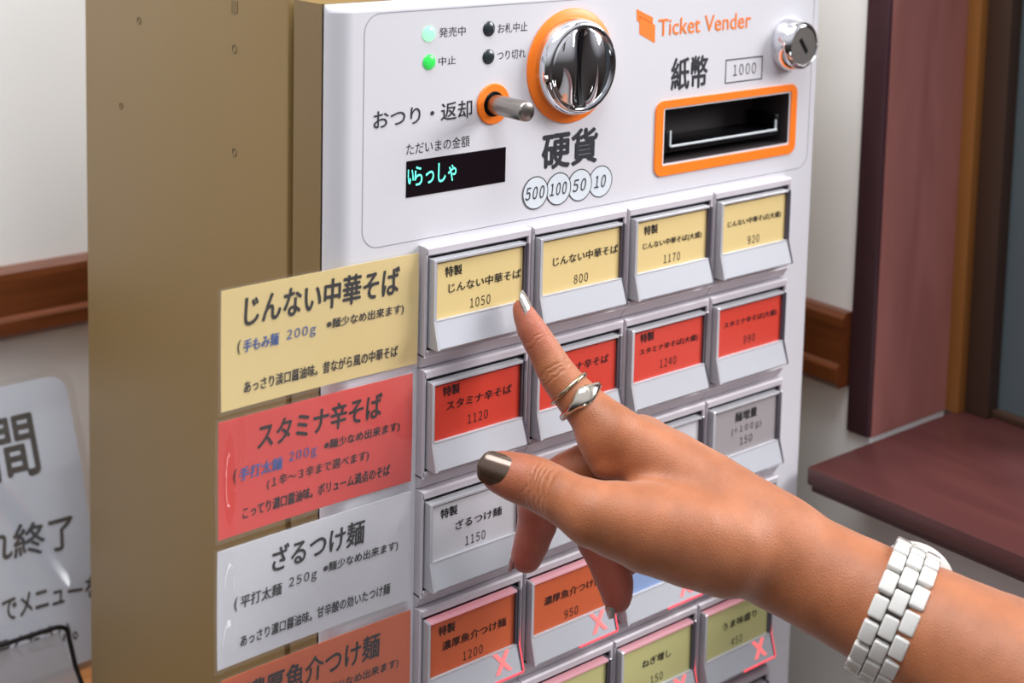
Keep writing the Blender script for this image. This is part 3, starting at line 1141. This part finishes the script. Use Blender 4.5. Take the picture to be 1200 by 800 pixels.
vo = t.nodes.new('ShaderNodeTexVoronoi'); vo.inputs['Scale'].default_value = 900; vo.feature = 'DISTANCE_TO_EDGE'
t.links.new(tcn.outputs['Object'], vo.inputs['Vector'])
mlv = t.nodes.new('ShaderNodeMath'); mlv.operation = 'MULTIPLY'; mlv.inputs[1].default_value = .55
t.links.new(vo.outputs['Distance'], mlv.inputs[0])
hsum = mlv.outputs[0]
pb.inputs['Specular IOR Level'].default_value = .5
pb.inputs['Sheen Weight'].default_value = .42
pb.inputs['Sheen Roughness'].default_value = .4
pb.inputs['Sheen Tint'].default_value = (1, .9, .85, 1)
HAND_AT = (2.2, -2.6, -2.4)


def crease(c, axis, width, reach, depth, count, pitch):
    """fine skin folds across a joint, added to the bump height"""
    global hsum
    ax = Vector(axis).normalized()
    cc = (Vector(c) - Vector(HAND_AT)) * U
    sub = t.nodes.new('ShaderNodeVectorMath'); sub.operation = 'SUBTRACT'
    sub.inputs[1].default_value = cc
    t.links.new(tcn.outputs['Object'], sub.inputs[0])
    # wobble
    dn = t.nodes.new('ShaderNodeVectorMath'); dn.operation = 'DOT_PRODUCT'
    dn.inputs[1].default_value = ax
    t.links.new(sub.outputs[0], dn.inputs[0])
    ln = t.nodes.new('ShaderNodeVectorMath'); ln.operation = 'LENGTH'
    t.links.new(sub.outputs[0], ln.inputs[0])
    wn = t.nodes.new('ShaderNodeTexNoise'); wn.inputs['Scale'].default_value = 150
    t.links.new(tcn.outputs['Object'], wn.inputs['Vector'])

    def mth(op, a, b_=None):
        m_ = t.nodes.new('ShaderNodeMath'); m_.operation = op
        for i, q in enumerate((a, b_)):
            if q is None:
                continue
            if isinstance(q, (int, float)):
                m_.inputs[i].default_value = q
            else:
                t.links.new(q, m_.inputs[i])
        return m_.outputs[0]
    along = mth('ADD', dn.outputs['Value'], mth('MULTIPLY', mth('SUBTRACT', wn.outputs['Fac'], .5), .05 * U * 2))
    msk = mth('SUBTRACT', 1.0, mth('DIVIDE', ln.outputs['Value'], reach * U))
    msk = mth('MAXIMUM', msk, 0.0)
    for i in range(count):
        o_ = (i - (count - 1) / 2) * pitch * U
        g = mth('DIVIDE', mth('SUBTRACT', along, o_), width * U)
        g = mth('POWER', 2.71828, mth('MULTIPLY', mth('MULTIPLY', g, g), -1.0))
        hsum = mth('SUBTRACT', hsum, mth('MULTIPLY', mth('MULTIPLY', g, msk), depth))


crease((.40, -.90, -1.56), (-.083, .307, .003), .012, .30, 1.6, 5, .045)
crease((.77, -.56, -.90), (.05, -.13, -.15), .012, .22, 1.3, 3, .04)
crease((.74, -.40, -.70), (.05, -.13, -.15), .010, .16, 0.9, 2, .035)
bpn = t.nodes.new('ShaderNodeBump'); bpn.inputs['Strength'].default_value = .42; bpn.inputs['Distance'].default_value = .0009
t.links.new(hsum, bpn.inputs['Height'])
t.links.new(bpn.outputs[0], pb.inputs['Normal'])

me = bpy.data.meshes.new('person')
me.from_pydata([W(p) for p in HV], [], HQ.tolist())
bm = bmesh.new(); bm.from_mesh(me)
bmesh.ops.recalc_face_normals(bm, faces=bm.faces[:])
bm.to_mesh(me); bm.free()
me.shade_smooth()
# rosier fingertips, plus the curled fingers' reddish shade put into the colour
rud = np.zeros(len(HV))
for ch_, i0, wgt, rad in (('middle', 2, .9, .42), ('ring', 1, .9, .42), ('pinky', 1, .8, .3), ('index', 0, .55, .30), ('thumb', 0, .45, .30)):
    sel = [p_[:3] for p_ in (CH[ch_][:2] if ch_ in ('index', 'thumb') else CH[ch_][i0:])]
    for p_ in sel:
        dd = np.linalg.norm(HV - np.array(p_), axis=1)
        rud = np.maximum(rud, wgt * np.clip(1.5 - 1.5 * dd / rad, 0, 1))
me.attributes.new('ruddy_shade', 'FLOAT', 'POINT').data.foreach_set('value', rud.astype(np.float32))
person = obj('person', me, sk, None, at=HAND_AT)
person['label'] = 'tanned hand and forearm of a person pressing a yellow button with the index finger'
person['category'] = 'person'


def nail(c, L, N, ln, wd, m, curv=1.0, label=None):
    L = Vector(L).normalized()
    N = Vector(N); N = (N - L * N.dot(L)).normalized()
    Wd = L.cross(N)
    R = wd / 2 / math.sin(curv)
    v, f = [], []
    nu, nv = 14, 14
    for th in (0, -.016):
        for j in range(nv + 1):
            vv = -1 + 2 * j / nv
            w = (1 - abs(vv) ** 3.2) ** .5 if abs(vv) < 1 else 0.0
            w = max(w, .12)
            for i in range(nu + 1):
                uu = (-1 + 2 * i / nu) * w
                a = uu * curv
                p = Vector(c) + L * (vv * ln / 2) + Wd * ((R + th) * math.sin(a)) + N * ((R + th) * math.cos(a) - R - .015 * vv * vv)
                v.append(p)
    K = (nu + 1) * (nv + 1)
    w = nu + 1
    for j in range(nv):
        for i in range(nu):
            q = (j * w + i, j * w + i + 1, (j + 1) * w + i + 1, (j + 1) * w + i)
            f += [q, tuple(x + K for x in reversed(q))]
    edge = list(range(w)) + [(j + 1) * w + nu for j in range(nv)] + [nv * w + nu - 1 - i for i in range(nu)] + [(nv - 1 - j) * w for j in range(nv - 1)]
    for i, a in enumerate(edge):
        q = edge[(i + 1) % len(edge)]
        f.append((a, a + K, q + K, q))
    b = B(); b.add(v, f)
    return b.build('fingernail', m, person, at=tuple(c), smooth=50, label=label)


VIEW = Vector((.589, .705, -.394))
thd = Vector((-.083, .307, .003)).normalized()
thd = (Vector(CH['thumb'][0][:3]) - Vector(CH['thumb'][1][:3])).normalized()
nL = (thd + CAMF * .15).normalized()
nN = -VIEW + CAMD * .05 - CAMR * .12
nN = (nN - nL * nN.dot(nL)).normalized()
nail(Vector(CH['thumb'][0][:3]) + nN * .156 - CAMD * .012 + nL * .01, nL, nN, .26, .235, MT['nailbrown'], 1.0, 'thumbnail in brown metallic polish')
ixd = Vector((.719 - .790, -.217 + .414, -.521 + .816)).normalized()
iN = CAMR * .725 - CAMD * .69
iN = (iN - ixd * iN.dot(ixd)).normalized()
nail(Vector((.725, -.24, -.56)) + iN * .078 + ixd * .03, ixd + iN * .12, iN, .25, .17, MT['nailsilver'], 1.1, 'index nail with its silvery reflection in the colour')
rd = Vector((1.169 - 1.179, -.853 + .82, -2.642 + 2.54)).normalized()
rN = -CAMR * .8 + CAMD * .5 - CAMF * .25
nail(Vector((1.169, -.853, -2.642)) + (rN - rd * rN.dot(rd)).normalized() * .095 + rd * .05, rd, rN, .17, .16, MT['nailsilver'], 1.1, 'ring finger nail in glittering silver polish')
md = Vector((.694 - .759, .041, -.261)).normalized()
mN = -CAMR * .9 + CAMF * .35
nail(Vector((.694, -.372, -2.366)) + (mN - md * mN.dot(md)).normalized() * .112 + md * .06, md, mN, .18, .17, MT['nailbare'], 1.1, 'middle fingernail in dark polish')


# ------------------------------------------------------------------ rings
def band(name, c, ax, r, wfun, th, m, label, group=None):
    ax = Vector(ax).normalized()
    u = (-VIEW - ax * (-VIEW).dot(ax)).normalized()
    w = ax.cross(u)
    n = 72
    v, f = [], []
    for k in range(n):
        a = 2 * math.pi * k / n
        d = u * math.cos(a) + w * math.sin(a)
        hw = wfun(a if a < math.pi else a - 2 * math.pi)
        prof = [(-hw, 0), (-hw * .8, th * .75), (-hw * .35, th), (hw * .35, th), (hw * .8, th * .75), (hw, 0), (hw * .5, -.006), (-hw * .5, -.006)]
        for h, o_ in prof:
            v.append(Vector(c) + d * (r + o_) + ax * h)
    for k in range(n):
        l = (k + 1) % n
        for j in range(8):
            i = (j + 1) % 8
            f.append((k * 8 + j, k * 8 + i, l * 8 + i, l * 8 + j))
    b = B(); b.add(v, f)
    o = b.build(name, m, None, at=tuple(c), smooth=50)
    o['label'] = label
    o['category'] = 'ring'
    return o


fx = (.31, -.68, -.67)
band('finger_ring', (.862, -.600, -1.050), fx, .151, lambda a: .016, .020, MT['gold'],
     'thin plain gold-toned ring on the index finger, nearer the fingertip')
band('finger_ring', (.897, -.690, -1.125), fx, .170, lambda a: .026 + .045 * math.exp(-((a + .25) / .55) ** 2), .024, MT['silver'],
     'wider silver ring swelling to a faceted front, nearer the knuckle of the index finger')

# ------------------------------------------------------------------ wrist watch
watch = thing('wrist_watch', 'white ceramic link wrist watch worn on the forearm', 'watch', (2.25, -2.42, -2.41))
wc = Vector((2.278, -2.470, -2.431))
wa = (Vector((2.40, -2.72, -2.53)) - Vector((2.06, -2.06, -2.29))).normalized()
e1 = Vector((.241, .170, -.142))
e1 = (e1 - wa * e1.dot(wa)).normalized()
e2 = wa.cross(e1)
if e2.z < 0:
    e2 = -e2
SA, SB = .575, .435


def oval(a):
    c_, s_ = math.cos(a), math.sin(a)
    p = 2.25
    k_ = (abs(c_) ** p + abs(s_) ** p) ** (-1 / p)
    return wc + e1 * (SA * c_ * k_) + e2 * (SB * s_ * k_)


AN = np.linspace(0, 2 * math.pi, 1441)
PT = np.array([oval(a)[:] for a in AN])
SL = np.concatenate([[0], np.cumsum(np.linalg.norm(np.diff(PT, axis=0), axis=1))])
TOT = SL[-1]


def at_len(s):
    s = s % TOT
    a = float(np.interp(s, SL, AN))
    p = oval(a)
    tg = (oval(a + .01) - oval(a - .01)).normalized()
    return p, tg, tg.cross(wa) * (1 if (tg.cross(wa)).dot(p - wc) > 0 else -1)


b = B()
v, f = [], []
n = 120
for k in range(n):
    p, tg, nr = at_len(TOT * k / n)
    for h in (-.135, .135):
        for o_ in (-.01, .022):
            v.append(p + nr * o_ + wa * h)
for k in range(n):
    l = (k + 1) % n
    for q in ((0, 1), (1, 3), (3, 2), (2, 0)):
        f.append((k * 4 + q[0], k * 4 + q[1], l * 4 + q[1], l * 4 + q[0]))
b.add(v, f)
b.build('bracelet_core', MT['linkgap'], watch, smooth=30)
NROW = 20
pitch = TOT / NROW
case_s = float(np.interp(math.radians(40), AN, SL))
lk = None
for i in range(NROW):
    for j in (-1, 0, 1):
        s = case_s + (i + (.5 if j == 0 else 0)) * pitch
        ds = (s - case_s) % TOT
        if min(ds, TOT - ds) < .30:
            continue
        p, tg, nr = at_len(s)
        c = p + nr * .030 + wa * (j * .108)
        rot = Matrix((tg, wa, tg.cross(wa))).transposed()
        if lk is None:
            q = B(); q.box((-pitch * .47, -.052, -.030), (pitch * .47, .052, .030), .016, seg=3)
            me = q.mesh('link', 40)
            me.transform(Matrix.Translation(-W((0, 0, 0))))
            me.materials.append(MT['ceramic'])
            lk = me
        o = bpy.data.objects.new('link', lk)
        COL.objects.link(o)
        o.parent = watch
        o.matrix_local = Matrix.Translation(W(c) - wloc(watch)) @ rot.to_4x4()
p, tg, nr = at_len(case_s)
b = B()
b.lathe(p + nr * .0 + wa * .07, nr, [(.22, -.01), (.25, .03), (.26, .08), (.245, .11), (.215, .125), (.20, .115), (.01, .115)], 56)
cs = b.build('case', MT['ceramic'], watch, smooth=40)
b = B()
b.lathe(p + nr * .116 + wa * .07, nr, [(.198, -.004), (.198, .004), (.19, .010), (.01, .012)], 48)
b.build('crystal', MT['screen'], cs, smooth=40)
b = B()
b.lathe(p + nr * .06 + wa * .32, wa, [(.035, 0), (.04, .01), (.04, .05), (.03, .06)], 20)
b.build('crown', MT['silver'], cs, smooth=40)
